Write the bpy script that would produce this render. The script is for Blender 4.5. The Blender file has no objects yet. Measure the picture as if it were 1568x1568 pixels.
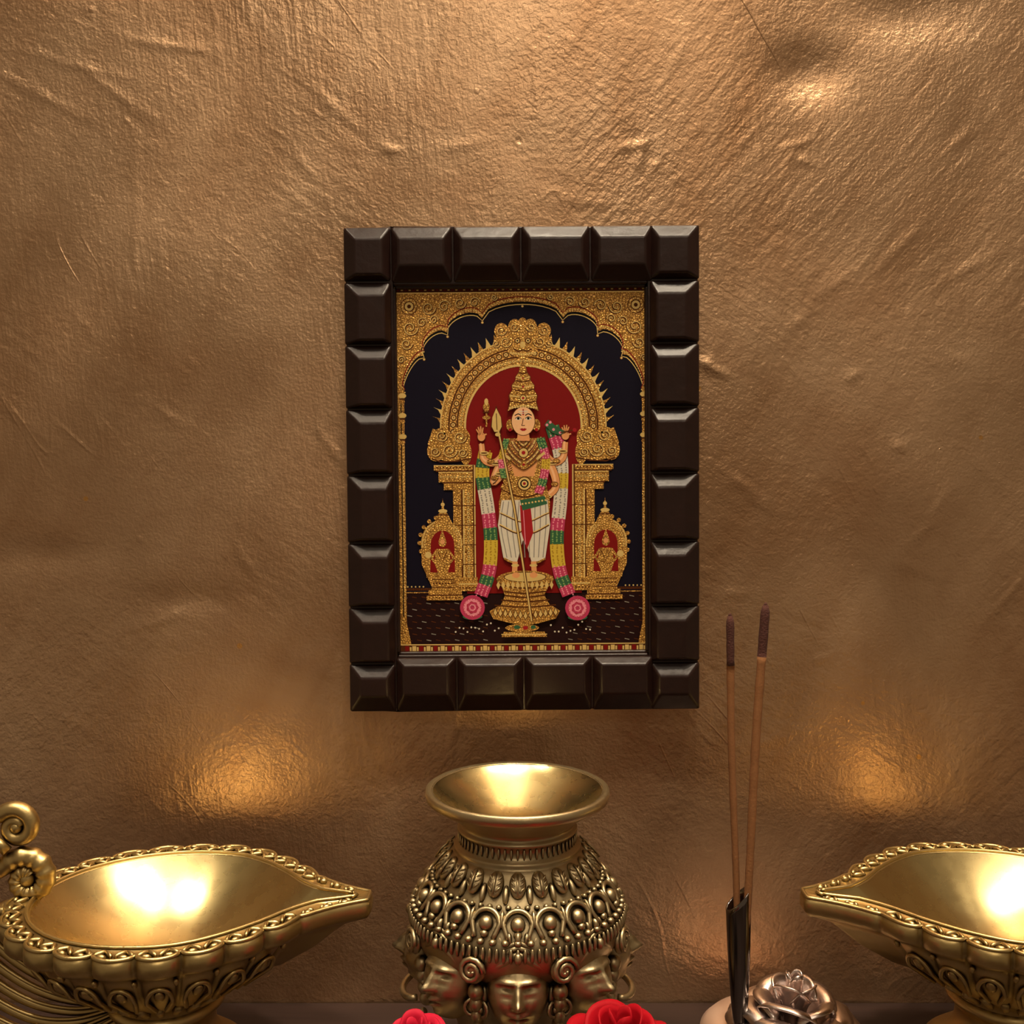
import bpy, math, random
from mathutils import Matrix, Vector, noise
random.seed(7)
pi=math.pi
sc=bpy.context.scene
sc.view_settings.view_transform='Standard'
sc.view_settings.look='None'

# ---------------------------------------------------------------- helpers
def lin(h):
    h=h.lstrip('#'); o=[]
    for i in (0,2,4):
        c=int(h[i:i+2],16)/255
        o.append(c/12.92 if c<=.04045 else ((c+.055)/1.055)**2.4)
    return (o[0],o[1],o[2],1)

class MB:
    def __init__(s): s.v=[];s.f=[];s.m=[]
    def add(s,vs,fs,mat=0,M=None):
        o=len(s.v)
        for p in vs:
            p=Vector(p)
            if M is not None: p=M@p
            s.v.append(p)
        for f in fs:
            s.f.append([i+o for i in f]); s.m.append(mat)
    def grid(s,fn,nu,nv,cu=False,mat=0,M=None):
        vs=[fn(i/(nu if cu else nu-1),j/(nv-1)) for j in range(nv) for i in range(nu)]
        fs=[]
        for j in range(nv-1):
            for i in range(nu if cu else nu-1):
                a=j*nu+i;b=j*nu+(i+1)%nu
                fs.append((a,b,b+nu,a+nu))
        s.add(vs,fs,mat,M)
    def ell(s,M,rx,ry,rz,seg=12,rings=8,mat=0):
        s.grid(lambda u,v:(rx*math.cos(2*pi*u)*math.sin(pi*v),ry*math.sin(2*pi*u)*math.sin(pi*v),-rz*math.cos(pi*v)),seg,rings+1,True,mat,M)
    def lathe(s,prof,seg=64,mat=0,M=None):
        n=len(prof)
        def fn(u,v):
            r,z=prof[round(v*(n-1))]
            return (r*math.sin(2*pi*u),-r*math.cos(2*pi*u),z)
        s.grid(fn,seg,n,True,mat,M)
    def tube(s,path,rad,seg=8,closed=False,mat=0,M=None,flat=1.0):
        P=[Vector(p) for p in path]; n=len(P)
        if not hasattr(rad,'__len__'): rad=[rad]*n
        T=[]
        for i in range(n):
            a=P[(i-1)%n] if (closed or i>0) else P[i]
            b=P[(i+1)%n] if (closed or i<n-1) else P[i]
            t=(b-a); T.append(t.normalized() if t.length>0 else Vector((0,0,1)))
        up=Vector((0,1,0))
        if abs(T[0].dot(up))>.9: up=Vector((1,0,0))
        vs=[]
        N=(up-T[0]*up.dot(T[0])).normalized()
        for i in range(n):
            N=(N-T[i]*N.dot(T[i])).normalized()
            B=T[i].cross(N)
            for k in range(seg):
                a=2*pi*k/seg
                vs.append(P[i]+(N*math.cos(a)*flat+B*math.sin(a))*rad[i])
        fs=[]
        for i in range(n if closed else n-1):
            for k in range(seg):
                a=i*seg+k;b=i*seg+(k+1)%seg
                c=((i+1)%n)*seg
                fs.append((a,b,c+(k+1)%seg,c+k))
        if not closed:
            fs.append(tuple(range(seg))); fs.append(tuple((n-1)*seg+k for k in range(seg)))
        s.add(vs,fs,mat,M)
    def box(s,x0,x1,y0,y1,z0,z1,mat=0,M=None):
        vs=[(x,y,z) for x in (x0,x1) for y in (y0,y1) for z in (z0,z1)]
        s.add(vs,[(0,1,3,2),(4,6,7,5),(0,4,5,1),(2,3,7,6),(0,2,6,4),(1,5,7,3)],mat,M)
    def make(s,name,mats,parent=None,smooth=True,loc=None,fixn=True):
        me=bpy.data.meshes.new(name)
        me.from_pydata([tuple(p) for p in s.v],[],s.f)
        for m in mats: me.materials.append(m)
        for p,mi in zip(me.polygons,s.m):
            p.material_index=mi; p.use_smooth=smooth
        if fixn:
            import bmesh
            bm=bmesh.new(); bm.from_mesh(me)
            bmesh.ops.remove_doubles(bm,verts=bm.verts,dist=1e-6)
            bmesh.ops.recalc_face_normals(bm,faces=bm.faces)
            bm.to_mesh(me); bm.free()
        me.update()
        o=bpy.data.objects.new(name,me); sc.collection.objects.link(o)
        if loc: o.location=loc
        if parent: o.parent=parent
        return o

def empty(name,loc=(0,0,0)):
    e=bpy.data.objects.new(name,None); e.location=loc; e.empty_display_size=.05
    sc.collection.objects.link(e); return e

def crom(pts,n=8):
    P=[Vector(p) for p in pts]; P=[P[0]*2-P[1]]+P+[P[-1]*2-P[-2]]
    out=[]
    for i in range(1,len(P)-2):
        a,b,c,d=P[i-1:i+3]
        for k in range(n):
            t=k/n
            out.append(.5*((2*b)+(c-a)*t+(2*a-5*b+4*c-d)*t*t+(3*b-a-3*c+d)*t**3))
    out.append(P[-2]); return out

# ---------------------------------------------------------------- materials
def newmat(name):
    m=bpy.data.materials.new(name); m.use_nodes=True
    nt=m.node_tree; b=nt.nodes['Principled BSDF']
    return m,nt,b
def N(nt,t,**k):
    n=nt.nodes.new(t)
    for a,b in k.items():
        if a in n.inputs.keys(): n.inputs[a].default_value=b
        else: setattr(n,a,b)
    return n
def simple(name,col,rough=.5,metal=0,nscale=0,nstr=.1,ndist=.001,var=.0,spec=None):
    m,nt,b=newmat(name)
    b.inputs['Base Color'].default_value=col
    b.inputs['Roughness'].default_value=rough
    b.inputs['Metallic'].default_value=metal
    if spec is not None: b.inputs['Specular IOR Level'].default_value=spec
    if nscale:
        tc=N(nt,'ShaderNodeTexCoord'); no=N(nt,'ShaderNodeTexNoise',Scale=nscale,Detail=4.0)
        nt.links.new(tc.outputs['Object'],no.inputs['Vector'])
        bu=N(nt,'ShaderNodeBump',Strength=nstr,Distance=ndist)
        nt.links.new(no.outputs['Fac'],bu.inputs['Height']); nt.links.new(bu.outputs['Normal'],b.inputs['Normal'])
        if var:
            mx=N(nt,'ShaderNodeMix',data_type='RGBA'); mx.inputs[6].default_value=tuple(c*(1-var) for c in col[:3])+(1,)
            mx.inputs[7].default_value=tuple(min(1,c*(1+var)) for c in col[:3])+(1,)
            nt.links.new(no.outputs['Fac'],mx.inputs[0]); nt.links.new(mx.outputs[2],b.inputs['Base Color'])
    return m

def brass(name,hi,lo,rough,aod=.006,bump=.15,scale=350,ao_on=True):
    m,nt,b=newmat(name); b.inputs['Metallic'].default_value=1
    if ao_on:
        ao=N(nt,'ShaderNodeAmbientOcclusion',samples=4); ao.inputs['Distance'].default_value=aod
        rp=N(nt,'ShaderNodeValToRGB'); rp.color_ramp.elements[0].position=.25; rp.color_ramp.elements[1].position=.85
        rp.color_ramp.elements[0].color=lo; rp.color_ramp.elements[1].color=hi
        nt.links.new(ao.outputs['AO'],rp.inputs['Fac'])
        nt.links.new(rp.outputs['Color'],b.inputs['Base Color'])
    else: b.inputs['Base Color'].default_value=hi
    tc=N(nt,'ShaderNodeTexCoord'); no=N(nt,'ShaderNodeTexNoise',Scale=scale,Detail=5.0)
    nt.links.new(tc.outputs['Object'],no.inputs['Vector'])
    mr=N(nt,'ShaderNodeMapRange'); mr.inputs['To Min'].default_value=rough*.8; mr.inputs['To Max'].default_value=rough*1.25
    nt.links.new(no.outputs['Fac'],mr.inputs['Value']); nt.links.new(mr.outputs['Result'],b.inputs['Roughness'])
    bu=N(nt,'ShaderNodeBump',Strength=bump,Distance=.0004)
    nt.links.new(no.outputs['Fac'],bu.inputs['Height']); nt.links.new(bu.outputs['Normal'],b.inputs['Normal'])
    return m
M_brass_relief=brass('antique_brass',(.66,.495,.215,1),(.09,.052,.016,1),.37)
M_brass_bowl=brass('polished_brass',(.72,.575,.27,1),(.62,.42,.15,1),.27,bump=.05,scale=90,ao_on=False)
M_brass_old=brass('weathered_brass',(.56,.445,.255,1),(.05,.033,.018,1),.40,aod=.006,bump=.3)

def wall_material():
    m,nt,b=newmat('textured_gold_plaster')
    L=nt.links.new
    tc=N(nt,'ShaderNodeTexCoord')
    def nz(scale,detail=4,rot=None,scl=None,dist=0,rough=.5):
        n=N(nt,'ShaderNodeTexNoise',Scale=scale,Detail=float(detail),Roughness=rough,Distortion=float(dist))
        if rot or scl:
            mp=N(nt,'ShaderNodeMapping')
            mp.vector_type='POINT'
            src=tc.outputs['Object']
            if rot:
                m0=N(nt,'ShaderNodeMapping'); m0.inputs['Rotation'].default_value=rot; L(src,m0.inputs['Vector']); src=m0.outputs['Vector']
            if scl: mp.inputs['Scale'].default_value=scl
            L(src,mp.inputs['Vector']); L(mp.outputs['Vector'],n.inputs['Vector'])
        else: L(tc.outputs['Object'],n.inputs['Vector'])
        return n.outputs['Fac']
    def math_(op,a,b_=None,c=None,clamp=False):
        n=N(nt,'ShaderNodeMath',operation=op); n.use_clamp=clamp
        for i,x in enumerate((a,b_,c)):
            if x is None: continue
            if isinstance(x,(int,float)): n.inputs[i].default_value=x
            else: L(x,n.inputs[i])
        return n.outputs[0]
    fine=nz(420,3,dist=.2)
    brushv=nz(1,3,rot=(0,.10,0),scl=(200,40,20))
    brushd=nz(1,3,rot=(0,-.75,0),scl=(170,40,26))
    brushe=nz(1,3,rot=(0,1.0,0),scl=(160,40,26))
    peel=nz(140,2,dist=.3)
    med=nz(24,2)
    mk=math_('MULTIPLY_ADD',nz(4.5,2),6.0,-2.7,True)
    mk2=math_('MULTIPLY_ADD',nz(5.5,2,rot=(0,1.3,0)),6.0,-2.7,True)
    mk3=math_('MULTIPLY_ADD',nz(5.0,2,rot=(0,2.3,0)),6.0,-2.9,True)
    strokes=math_('ADD',math_('ADD',math_('MULTIPLY',brushv,mk),math_('MULTIPLY',brushd,mk2)),math_('MULTIPLY',brushe,mk3))
    sweep=nz(1,2,rot=(0,-.45,0),scl=(34,6,5),dist=.5)
    sweep2=nz(1,2,rot=(0,.8,0),scl=(28,6,6),dist=.5)
    def ridge(scale,w,rot=None,scl=None,dist=1.2):
        r=nz(scale,1,rot=rot,scl=scl,dist=dist)
        d=math_('ABSOLUTE',math_('SUBTRACT',r,.5))
        return math_('SUBTRACT',1.0,math_('DIVIDE',d,w),None,True)
    def mask(s,rot,thr): return math_('MULTIPLY_ADD',nz(s,2,rot=rot),8.0,-8.0*thr,True)
    rid=math_('MULTIPLY',ridge(1,.02,rot=(0,.55,0),scl=(20,5,5),dist=.9),mask(13,(0,0,.01),.57))
    h=math_('MULTIPLY',fine,.20)
    h=math_('MULTIPLY_ADD',strokes,.30,h)
    h=math_('MULTIPLY_ADD',peel,math_('MULTIPLY_ADD',nz(6,1),.44,.0),h)
    h=math_('MULTIPLY_ADD',med,.13,h)
    h=math_('MULTIPLY_ADD',sweep,.20,h)
    h=math_('MULTIPLY_ADD',sweep2,.20,h)
    h=math_('MULTIPLY_ADD',rid,.14,h)
    vo=N(nt,'ShaderNodeTexVoronoi',Scale=42.0); L(tc.outputs['Object'],vo.inputs['Vector'])
    sx=N(nt,'ShaderNodeSeparateColor'); L(vo.outputs['Color'],sx.inputs['Color'])
    g=math_('SUBTRACT',1.0,math_('DIVIDE',vo.outputs['Distance'],math_('MULTIPLY',sx.outputs[1],.14)),None,True)
    gp=math_('MULTIPLY',g,math_('GREATER_THAN',sx.outputs[0],.72))
    gn=math_('MULTIPLY',g,math_('LESS_THAN',sx.outputs[0],.26))
    h=math_('MULTIPLY_ADD',gp,.26,h)
    h=math_('MULTIPLY_ADD',gn,-.26,h)
    bu=N(nt,'ShaderNodeBump',Strength=1.0,Distance=.0023)
    L(h,bu.inputs['Height']); L(bu.outputs['Normal'],b.inputs['Normal'])
    rp=N(nt,'ShaderNodeValToRGB')
    rp.color_ramp.elements[0].position=.32; rp.color_ramp.elements[1].position=.68
    rp.color_ramp.elements[0].color=(.45,.255,.13,1); rp.color_ramp.elements[1].color=(.71,.48,.295,1)
    cn=math_('ADD',math_('MULTIPLY',nz(4,5,rough=.6,dist=.8),.8),math_('MULTIPLY',sweep,.2))
    L(cn,rp.inputs['Fac'])
    vf=N(nt,'ShaderNodeTexVoronoi',Scale=17.0); L(tc.outputs['Object'],vf.inputs['Vector'])
    fl=math_('LESS_THAN',vf.outputs['Distance'],.035)
    mx=N(nt,'ShaderNodeMix',data_type='RGBA'); mx.inputs[7].default_value=(.75,.36,.05,1)
    L(math_('MULTIPLY',fl,.6),mx.inputs[0]); L(rp.outputs['Color'],mx.inputs[6]); L(mx.outputs[2],b.inputs['Base Color'])
    mr=N(nt,'ShaderNodeMapRange'); mr.inputs['From Min'].default_value=.3;mr.inputs['From Max'].default_value=.7; mr.inputs['To Min'].default_value=.30; mr.inputs['To Max'].default_value=.50
    L(nz(7,4,rot=(0,.4,0),dist=.6),mr.inputs['Value']); L(mr.outputs['Result'],b.inputs['Roughness'])
    b.inputs['Metallic'].default_value=.88
    return m

def wood_material():
    m,nt,b=newmat('dark_shelf_wood'); L=nt.links.new
    tc=N(nt,'ShaderNodeTexCoord'); mp=N(nt,'ShaderNodeMapping'); mp.inputs['Scale'].default_value=(6,60,60)
    no=N(nt,'ShaderNodeTexNoise',Scale=1.0,Detail=6.0,Distortion=.6)
    rp=N(nt,'ShaderNodeValToRGB'); rp.color_ramp.elements[0].color=lin('1a120f'); rp.color_ramp.elements[1].color=lin('43302a')
    L(tc.outputs['Object'],mp.inputs['Vector']);L(mp.outputs['Vector'],no.inputs['Vector']);L(no.outputs['Fac'],rp.inputs['Fac']);L(rp.outputs['Color'],b.inputs['Base Color'])
    b.inputs['Roughness'].default_value=.6; b.inputs['Specular IOR Level'].default_value=.25
    bu=N(nt,'ShaderNodeBump',Strength=.3,Distance=.0006); L(no.outputs['Fac'],bu.inputs['Height']);L(bu.outputs['Normal'],b.inputs['Normal'])
    return m
M_wood=wood_material()

# ---------------------------------------------------------------- room shell
WALLM=wall_material()
mb=MB()
# hand-made plaster marks: x(m), z(m), angle(deg), half length(mm), half width(mm), height(mm; + = proud)
MARKS=[(.155,1.392,-25,11,3,1.5),(.150,1.398,20,5,4,1.1),(-.092,1.558,-20,8,3,1.2),(.098,1.556,75,13,3,1.0),(.090,1.560,10,12,3,.7),(.110,1.548,60,9,3,.8),
(.178,1.303,-35,16,3,1.1),(.190,1.290,-30,12,3,.7),(.298,1.333,10,6,5,1.0),(.262,1.388,20,6,4,.9),(.215,1.562,15,13,3,.8),(.222,1.550,-20,12,3,.8),(.210,1.548,70,9,3,.7),
(.34,1.565,40,14,3,.7),(.375,1.58,-60,18,3,.7),(.330,1.29,55,14,3,.8),(.385,1.22,50,24,3,.8),(.34,1.40,-25,12,4,.6),(.32,1.27,40,20,3,.6),
(-.139,1.333,-55,20,2.6,.9),(-.205,1.245,-60,14,2.6,.9),(-.207,1.280,85,24,2.6,.6),(-.29,1.30,70,24,3,.45),(-.36,1.60,-28,40,3,.7),(-.33,1.62,-15,40,3,.6),
(-.26,1.635,-8,34,3,.7),(-.285,1.50,88,60,3,.5),(-.30,1.60,-35,30,3,.6),(-.135,1.59,-40,22,3,.6),(-.16,1.55,-50,18,3,.5),(-.22,1.47,80,30,3,.4),
(-.04,1.56,10,22,4,.45),(.02,1.60,90,30,4,.4),(.05,1.52,-10,25,4,.4),(.25,1.46,35,22,4,.6),(.30,1.49,45,24,4,.6),(.35,1.47,30,20,4,.6),(.22,1.43,45,20,4,.5),
(.24,1.17,20,10,3,.6),(.17,1.22,0,14,4,.5),(-.33,1.43,-50,22,3,.45),(-.37,1.35,-40,25,4,.45),(-.25,1.39,60,22,4,.35),(.31,1.24,-20,18,4,.5),(.37,1.31,-50,22,4,.5),
(-.34,1.12,-30,22,4,.4),(.05,1.645,60,18,3,.45),(.13,1.64,70,20,3,.45),(-.05,1.64,80,22,3,.4)]
rm=random.Random(11)
for _ in range(60):
    x=rm.uniform(-.42,.42); z=rm.uniform(1.02,1.68)
    if abs(x)<.15 and 1.12<z<1.51: continue
    MARKS.append((x,z,rm.choice((-50,-30,20,45,70))+rm.uniform(-15,15),rm.uniform(6,20),rm.uniform(2.6,3.8),rm.uniform(-.5,.6)))
MK=[(x,z,math.cos(math.radians(a)),math.sin(math.radians(a)),l/1000,w/1000,h/1000) for x,z,a,l,w,h in MARKS]
def wz(x,z):
    d=.003+.0036*noise.noise(Vector((x*4.5,z*3.2,1.3)))+.0011*noise.noise(Vector((x*12,z*9,7.7)))
    d+=.005*math.exp(-(((x-.224)/.028)**2+((z-1.617)/.020)**2))
    d+=.003*math.exp(-(((x-.30)/.05)**2+((z-1.66)/.02)**2))
    d+=.0016*math.exp(-(((x+.36)/.045)**2+((z-1.25)/.012)**2))
    d+=.0014*math.exp(-(((x+.25)/.03)**2+((z-1.215)/.010)**2))
    d=max(d,-.0005)
    if abs(x)<.46:
        for mx_,mz,c,s,l,w,h in MK:
            dx=x-mx_;dz=z-mz
            if abs(dx)>.09 or abs(dz)>.09: continue
            a=dx*c+dz*s;b=-dx*s+dz*c
            b-=.04*a*a/l
            q=(a/l)**2+(b/w)**2
            if q<9: d-=h*math.exp(-q)
    return d
def remap(t,lo,a,b,hi,f):
    if t<f: return lo+(a-lo)*t/f
    if t>1-f: return b+(hi-b)*(t-(1-f))/f
    return a+(b-a)*(t-f)/(1-2*f)
def wallpt(u,v):
    x=remap(u,-1.5,-.45,.45,1.5,.08); z=remap(v,0,.86,1.74,2.8,.08)
    return (x,wz(x,z),z)
mb.grid(wallpt,450,450)
wall=mb.make('wall_back',[WALLM],fixn=False)
mb=MB(); mb.box(-1.5,1.5,-3,0.0,-.05,0)
mb.make('floor',[simple('floor_tile',lin('5a4636'),.5,0,8,.1,.002,.15)],smooth=False)
mb=MB(); mb.box(-1.5,1.5,-3,0.0,2.8,2.85)
mb.make('ceiling',[simple('ceiling_paint',lin('e2d2bc'),.9,0,40,.1,.001,.03)],smooth=False)
mb=MB(); mb.box(-.95,.95,-.32,.001,.868,.9)
for x in (-.6,.6):
    mb.box(x-.02,x+.02,-.25,-.0005,.84,.868); mb.box(x-.02,x+.02,-.03,-.0005,.66,.84)
sh=mb.make('wooden_shelf',[M_wood],smooth=False)
bv=sh.modifiers.new('b','BEVEL'); bv.width=.002; bv.segments=2

# ---------------------------------------------------------------- picture frame
S=.0004925
art=empty('framed_deity_painting',(.0083,-.002,1.3152))
M_frame=simple('lacquered_dark_wood',lin('22110d'),.34,0,90,.4,.0012,.3,spec=.42)
fb=MB()
def frus(x0,x1,z0,z1,il,ir,ib,it,h0=.004,h1=.0125,h2=.0190,g=1.0):
    x0+=g;x1-=g;z0+=g;z1-=g
    R=lambda a,b,c,d,y:[(a*S,-y,c*S),(b*S,-y,c*S),(b*S,-y,d*S),(a*S,-y,d*S)]
    vs=R(x0,x1,z0,z1,h0)+R(x0,x1,z0,z1,h1)+R(x0+il,x1-ir,z0+ib,z1-it,h2)
    fs=[(3,2,1,0)]
    for k in (0,4):
        for i in range(4):
            j=(i+1)%4; fs.append((k+i,k+j,k+4+j,k+4+i))
    fs.append((8,9,10,11)); fb.add(vs,fs)
OX,OZ=270,370; IX0,IX1=-193,189; IZ0,IZ1=-280,279
for a in ((-OX+3,IX0-2,-OZ+3,OZ-3),(IX1+2,OX-3,-OZ+3,OZ-3),(IX0-2,IX1+2,IZ1+2,OZ-3),(IX0-2,IX1+2,-OZ+3,IZ0-2)):
    fb.box(a[0]*S,a[1]*S,-.0118,0,a[2]*S,a[3]*S)
for a in ((IX0-6,IX0+2,IZ0,IZ1),(IX1-2,IX1+6,IZ0,IZ1),(IX0,IX1,IZ1-2,IZ1+6),(IX0,IX1,IZ0-6,IZ0+2)):
    fb.box(a[0]*S,a[1]*S,-.0095,0,a[2]*S,a[3]*S)
ys=[717-y for y in (430,525,622,722,826,925,1012)]
for i in range(6):
    frus(-OX,IX0-4,ys[i+1],ys[i],22,9,5,21)
    frus(IX1+4,OX,ys[i+1],ys[i],9,22,5,21)
xs=[x-801 for x in (603,697,800,905,1000)]
for i in range(4):
    frus(xs[i],xs[i+1],IZ1+5,OZ,12,12,24,20)
    frus(xs[i],xs[i+1],-OZ,IZ0-5,12,12,28,10)
for sx in (0,1):
    xa,xb=((-OX,IX0-4),(IX1+4,OX))[sx]
    frus(xa,xb,ys[0],OZ,18 if not sx else 12,12 if not sx else 18,8,20)
    frus(xa,xb,-OZ,ys[6],18 if not sx else 12,12 if not sx else 18,26,19)
fr=fb.make('carved_frame',[M_frame],parent=art,smooth=True)
bv=fr.modifiers.new('b','BEVEL'); bv.width=.0015; bv.segments=4; bv.limit_method='ANGLE'; bv.angle_limit=math.radians(15); bv.harden_normals=True
art.rotation_euler=(0,math.radians(-.45),0)

# ---------------------------------------------------------------- painting
PAL={}
def pm(key,hexc,rough=.6,metal=0,relief=False):
    if relief:
        m,nt,b=newmat('paint_'+key); L=nt.links.new
        tc=N(nt,'ShaderNodeTexCoord')
        vo=N(nt,'ShaderNodeTexVoronoi',Scale=560.0,feature='DISTANCE_TO_EDGE'); L(tc.outputs['Object'],vo.inputs['Vector'])
        no=N(nt,'ShaderNodeTexNoise',Scale=420.0,Detail=3.0,Distortion=2.0); L(tc.outputs['Object'],no.inputs['Vector'])
        mu=N(nt,'ShaderNodeMath',operation='MULTIPLY'); L(vo.outputs['Distance'],mu.inputs[0]); L(no.outputs['Fac'],mu.inputs[1])
        rp=N(nt,'ShaderNodeValToRGB'); rp.color_ramp.elements[0].position=.01; rp.color_ramp.elements[1].position=.085
        c=lin(hexc); rp.color_ramp.elements[0].color=(c[0]*.30,c[1]*.20,c[2]*.14,1); rp.color_ramp.elements[1].color=c
        L(mu.outputs[0],rp.inputs['Fac']); L(rp.outputs['Color'],b.inputs['Base Color'])
        bu=N(nt,'ShaderNodeBump',Strength=1.0,Distance=.0014); L(mu.outputs[0],bu.inputs['Height']); L(bu.outputs['Normal'],b.inputs['Normal'])
        b.inputs['Metallic'].default_value=metal; b.inputs['Roughness'].default_value=rough
    else:
        m=simple('paint_'+key,lin(hexc),rough,metal,500,.15,.0003,.06,spec=.12 if metal==0 else .5)
    PAL[key]=(len(PAL),m)
pm('navy','100c1c'); pm('gold','eeb85c',.30,.45,True); pm('goldhi','fad684',.30,.42); pm('golddk','542a0e')
pm('red','7c1311'); pm('crimson','a02024'); pm('floor','230d0c'); pm('skin','e09a62'); pm('skinl','efb988')
pm('white','d8cdb8'); pm('grey','8f877c'); pm('pink','b93a5c'); pm('pinkl','e58a9a'); pm('green','356040')
pm('greenl','7fa05a'); pm('yellow','cfae3c'); pm('yellowd','a58024'); pm('black','0a0606'); pm('line','5a2c12')
pb=MB(); LV=[0]
PS=.000496
def P2(x,y,l=None): return ((x-801)*PS,-.0055-(LV[0]*4e-6),(717-y)*PS)
def poly(key,pts,mir=False):
    LV[0]+=1
    pb.add([P2(x,y) for x,y in pts],[tuple(range(len(pts)))],PAL[key][0])
    if mir: pb.add([P2(2*802-x,y) for x,y in pts],[tuple(range(len(pts)))],PAL[key][0])
def disc(key,cx,cy,rx,ry=None,n=20,mir=False,rot=0,bump=True):
    ry=ry or rx
    c,s_=math.cos(rot),math.sin(rot)
    poly(key,[(cx+rx*math.cos(2*pi*k/n)*c-ry*math.sin(2*pi*k/n)*s_,cy+rx*math.cos(2*pi*k/n)*s_+ry*math.sin(2*pi*k/n)*c) for k in range(n)],mir)
def discs(key,lst,r,n=8,mir=False):
    LV[0]+=1
    for q in lst:
        rr=q[2] if len(q)>2 else r
        for mm in ((0,1) if mir else (0,)):
            x=2*802-q[0] if mm else q[0]
            pb.add([P2(x+rr*math.cos(2*pi*k/n),q[1]+rr*math.sin(2*pi*k/n)) for k in range(n)],[tuple(range(n))],PAL[key][0])
def stroke(key,pts,w,mir=False,sm=0):
    if sm: pts=[(p.x,p.y) for p in crom([(a,b,0) for a,b in pts],sm)]
    LV[0]+=1; n=len(pts)
    if not hasattr(w,'__len__'): w=[w]*n
    elif len(w)!=n: w=[w[0]+(w[-1]-w[0])*i/(n-1) for i in range(n)]
    A=[];B=[]
    for i in range(n):
        a=pts[max(0,i-1)];b=pts[min(n-1,i+1)]
        dx,dy=b[0]-a[0],b[1]-a[1]; l=math.hypot(dx,dy) or 1
        A.append((pts[i][0]-dy/l*w[i]/2,pts[i][1]+dx/l*w[i]/2)); B.append((pts[i][0]+dy/l*w[i]/2,pts[i][1]-dx/l*w[i]/2))
    for mm in ((0,1) if mir else (0,)):
        f=(lambda q:(2*802-q[0],q[1])) if mm else (lambda q:q)
        pb.add([P2(*f(q)) for q in A]+[P2(*f(q)) for q in B],[(i,i+1,n+i+1,n+i) for i in range(n-1)],PAL[key][0])
def rect(key,x0,y0,x1,y1,mir=False): poly(key,[(x0,y0),(x1,y0),(x1,y1),(x0,y1)],mir)
def along(pts,step):
    out=[];acc=0
    for a,b in zip(pts[:-1],pts[1:]):
        l=math.hypot(b[0]-a[0],b[1]-a[1]); 
        while acc<l:
            t=acc/l; out.append((a[0]+(b[0]-a[0])*t,a[1]+(b[1]-a[1])*t)); acc+=step
        acc-=l
    return out
def arc(cx,cy,rx,ry,a0,a1,n=40):
    return [(cx+rx*math.cos(math.radians(a0+(a1-a0)*k/n)),cy-ry*math.sin(math.radians(a0+(a1-a0)*k/n))) for k in range(n+1)]

rect('navy',600,430,1000,1005)
rect('floor',606,903,996,986)
random.seed(3)
LV[0]+=1
for r in range(8):
    for c in range(26):
        x=615+c*14.5+(r%2)*7; y=909+r*9.5
        if 740<x<862: continue
        pb.add([P2(x,y),P2(x+7,y+1.5),P2(x+7,y+2.7),P2(x,y+1.2)],[(0,1,2,3)],PAL['grey' if (r+c)%3==0 else 'golddk'][0])
discs('golddk',[(x,898) for x in range(617,660,3)],2.2,6,True)
stroke('gold',[(615,903),(655,903)],1.6,True)
discs('goldhi',[(x,894) for x in range(617,650,6)],1.3,6,True)
# scalloped spandrel
cusps=[(622,602),(652,542),(688,508),(741,487),(863,487),(916,508),(952,542),(982,602)]
edge=[]
for i in range(len(cusps)-1):
    a,b=cusps[i],cusps[i+1]
    dx,dy=b[0]-a[0],b[1]-a[1]; l=math.hypot(dx,dy)
    nx_,ny=dy/l,-dx/l; hgt=(.30*l if i not in(3,) else 0.2*l)
    if i in (0,6): hgt=.17*l
    for k in range(12):
        t=k/12
        hh=hgt*math.sqrt(max(0,1-(2*t-1)**2))
        edge.append((a[0]+dx*t+nx_*hh,a[1]+dy*t+ny*hh))
edge.append(cusps[-1])
poly('gold',[(606,602)]+edge+[(998,602),(998,445),(606,445)])
stroke('black',edge,3.5); stroke('goldhi',[(x,y+2.5) for x,y in edge],1.3)
discs('goldhi',along([(x,y-5) for x,y in edge],4.2),1.3,6)
stroke('red',[(x,y-9) for x,y in edge],1.6)
discs('golddk',[(c[0],c[1]+5) for c in cusps[1:-1]],2.6,8); discs('goldhi',[(c[0],c[1]+5) for c in cusps[1:-1]]+[(802,468)],1.8,8)
rect('golddk',600,436,1000,446); LV[0]+=1
for k in range(66):
    x=606+k*5.9
    pb.add([P2(x,438),P2(x+3.2,438),P2(x+3.2,443.5),P2(x,443.5)],[(0,1,2,3)],PAL['red' if k%2 else 'goldhi'][0])
stroke('goldhi',[(600,447),(1000,447)],1.4)
for cx in (630,):
    disc('golddk',cx,467,13,mir=True); disc('gold',cx,467,12,mir=True); disc('golddk',cx,467,8,mir=True); disc('goldhi',cx,467,6.5,mir=True); disc('golddk',cx,467,3,mir=True)
    discs('goldhi',[(cx+10*math.cos(a*pi/5),467+10*math.sin(a*pi/5)) for a in range(10)],1.2,6,True)
for (cx,cy,r0,sg) in ((660,470,11,1),(684,468,10,-1),(708,463,9,1),(730,462,8,-1),(632,500,12,1),(650,492,8,-1),(626,524,9,1),(668,488,7,-1),(760,455,5,1),(618,548,6,-1)):
    sp=[(cx+r0*(1-k/26)*math.cos(sg*k*.42),cy+r0*(1-k/26)*math.sin(sg*k*.42)) for k in range(24)]
    stroke('golddk',sp,2.6,True); stroke('goldhi',[(x-.7,y-.7) for x,y in sp],1.4,True)
rect('gold',611,590,621,985,True); stroke('black',[(616,610),(616,980)],1.6,True)
for y in (602,632,664):
    disc('goldhi',618,y,6,4,mir=True); disc('golddk',618,y+5,5,1.5,mir=True); disc('gold',618,y+9,4,3,mir=True)
discs('goldhi',[(618.5,y) for y in range(676,940,5)],1.2,6,True)
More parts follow.
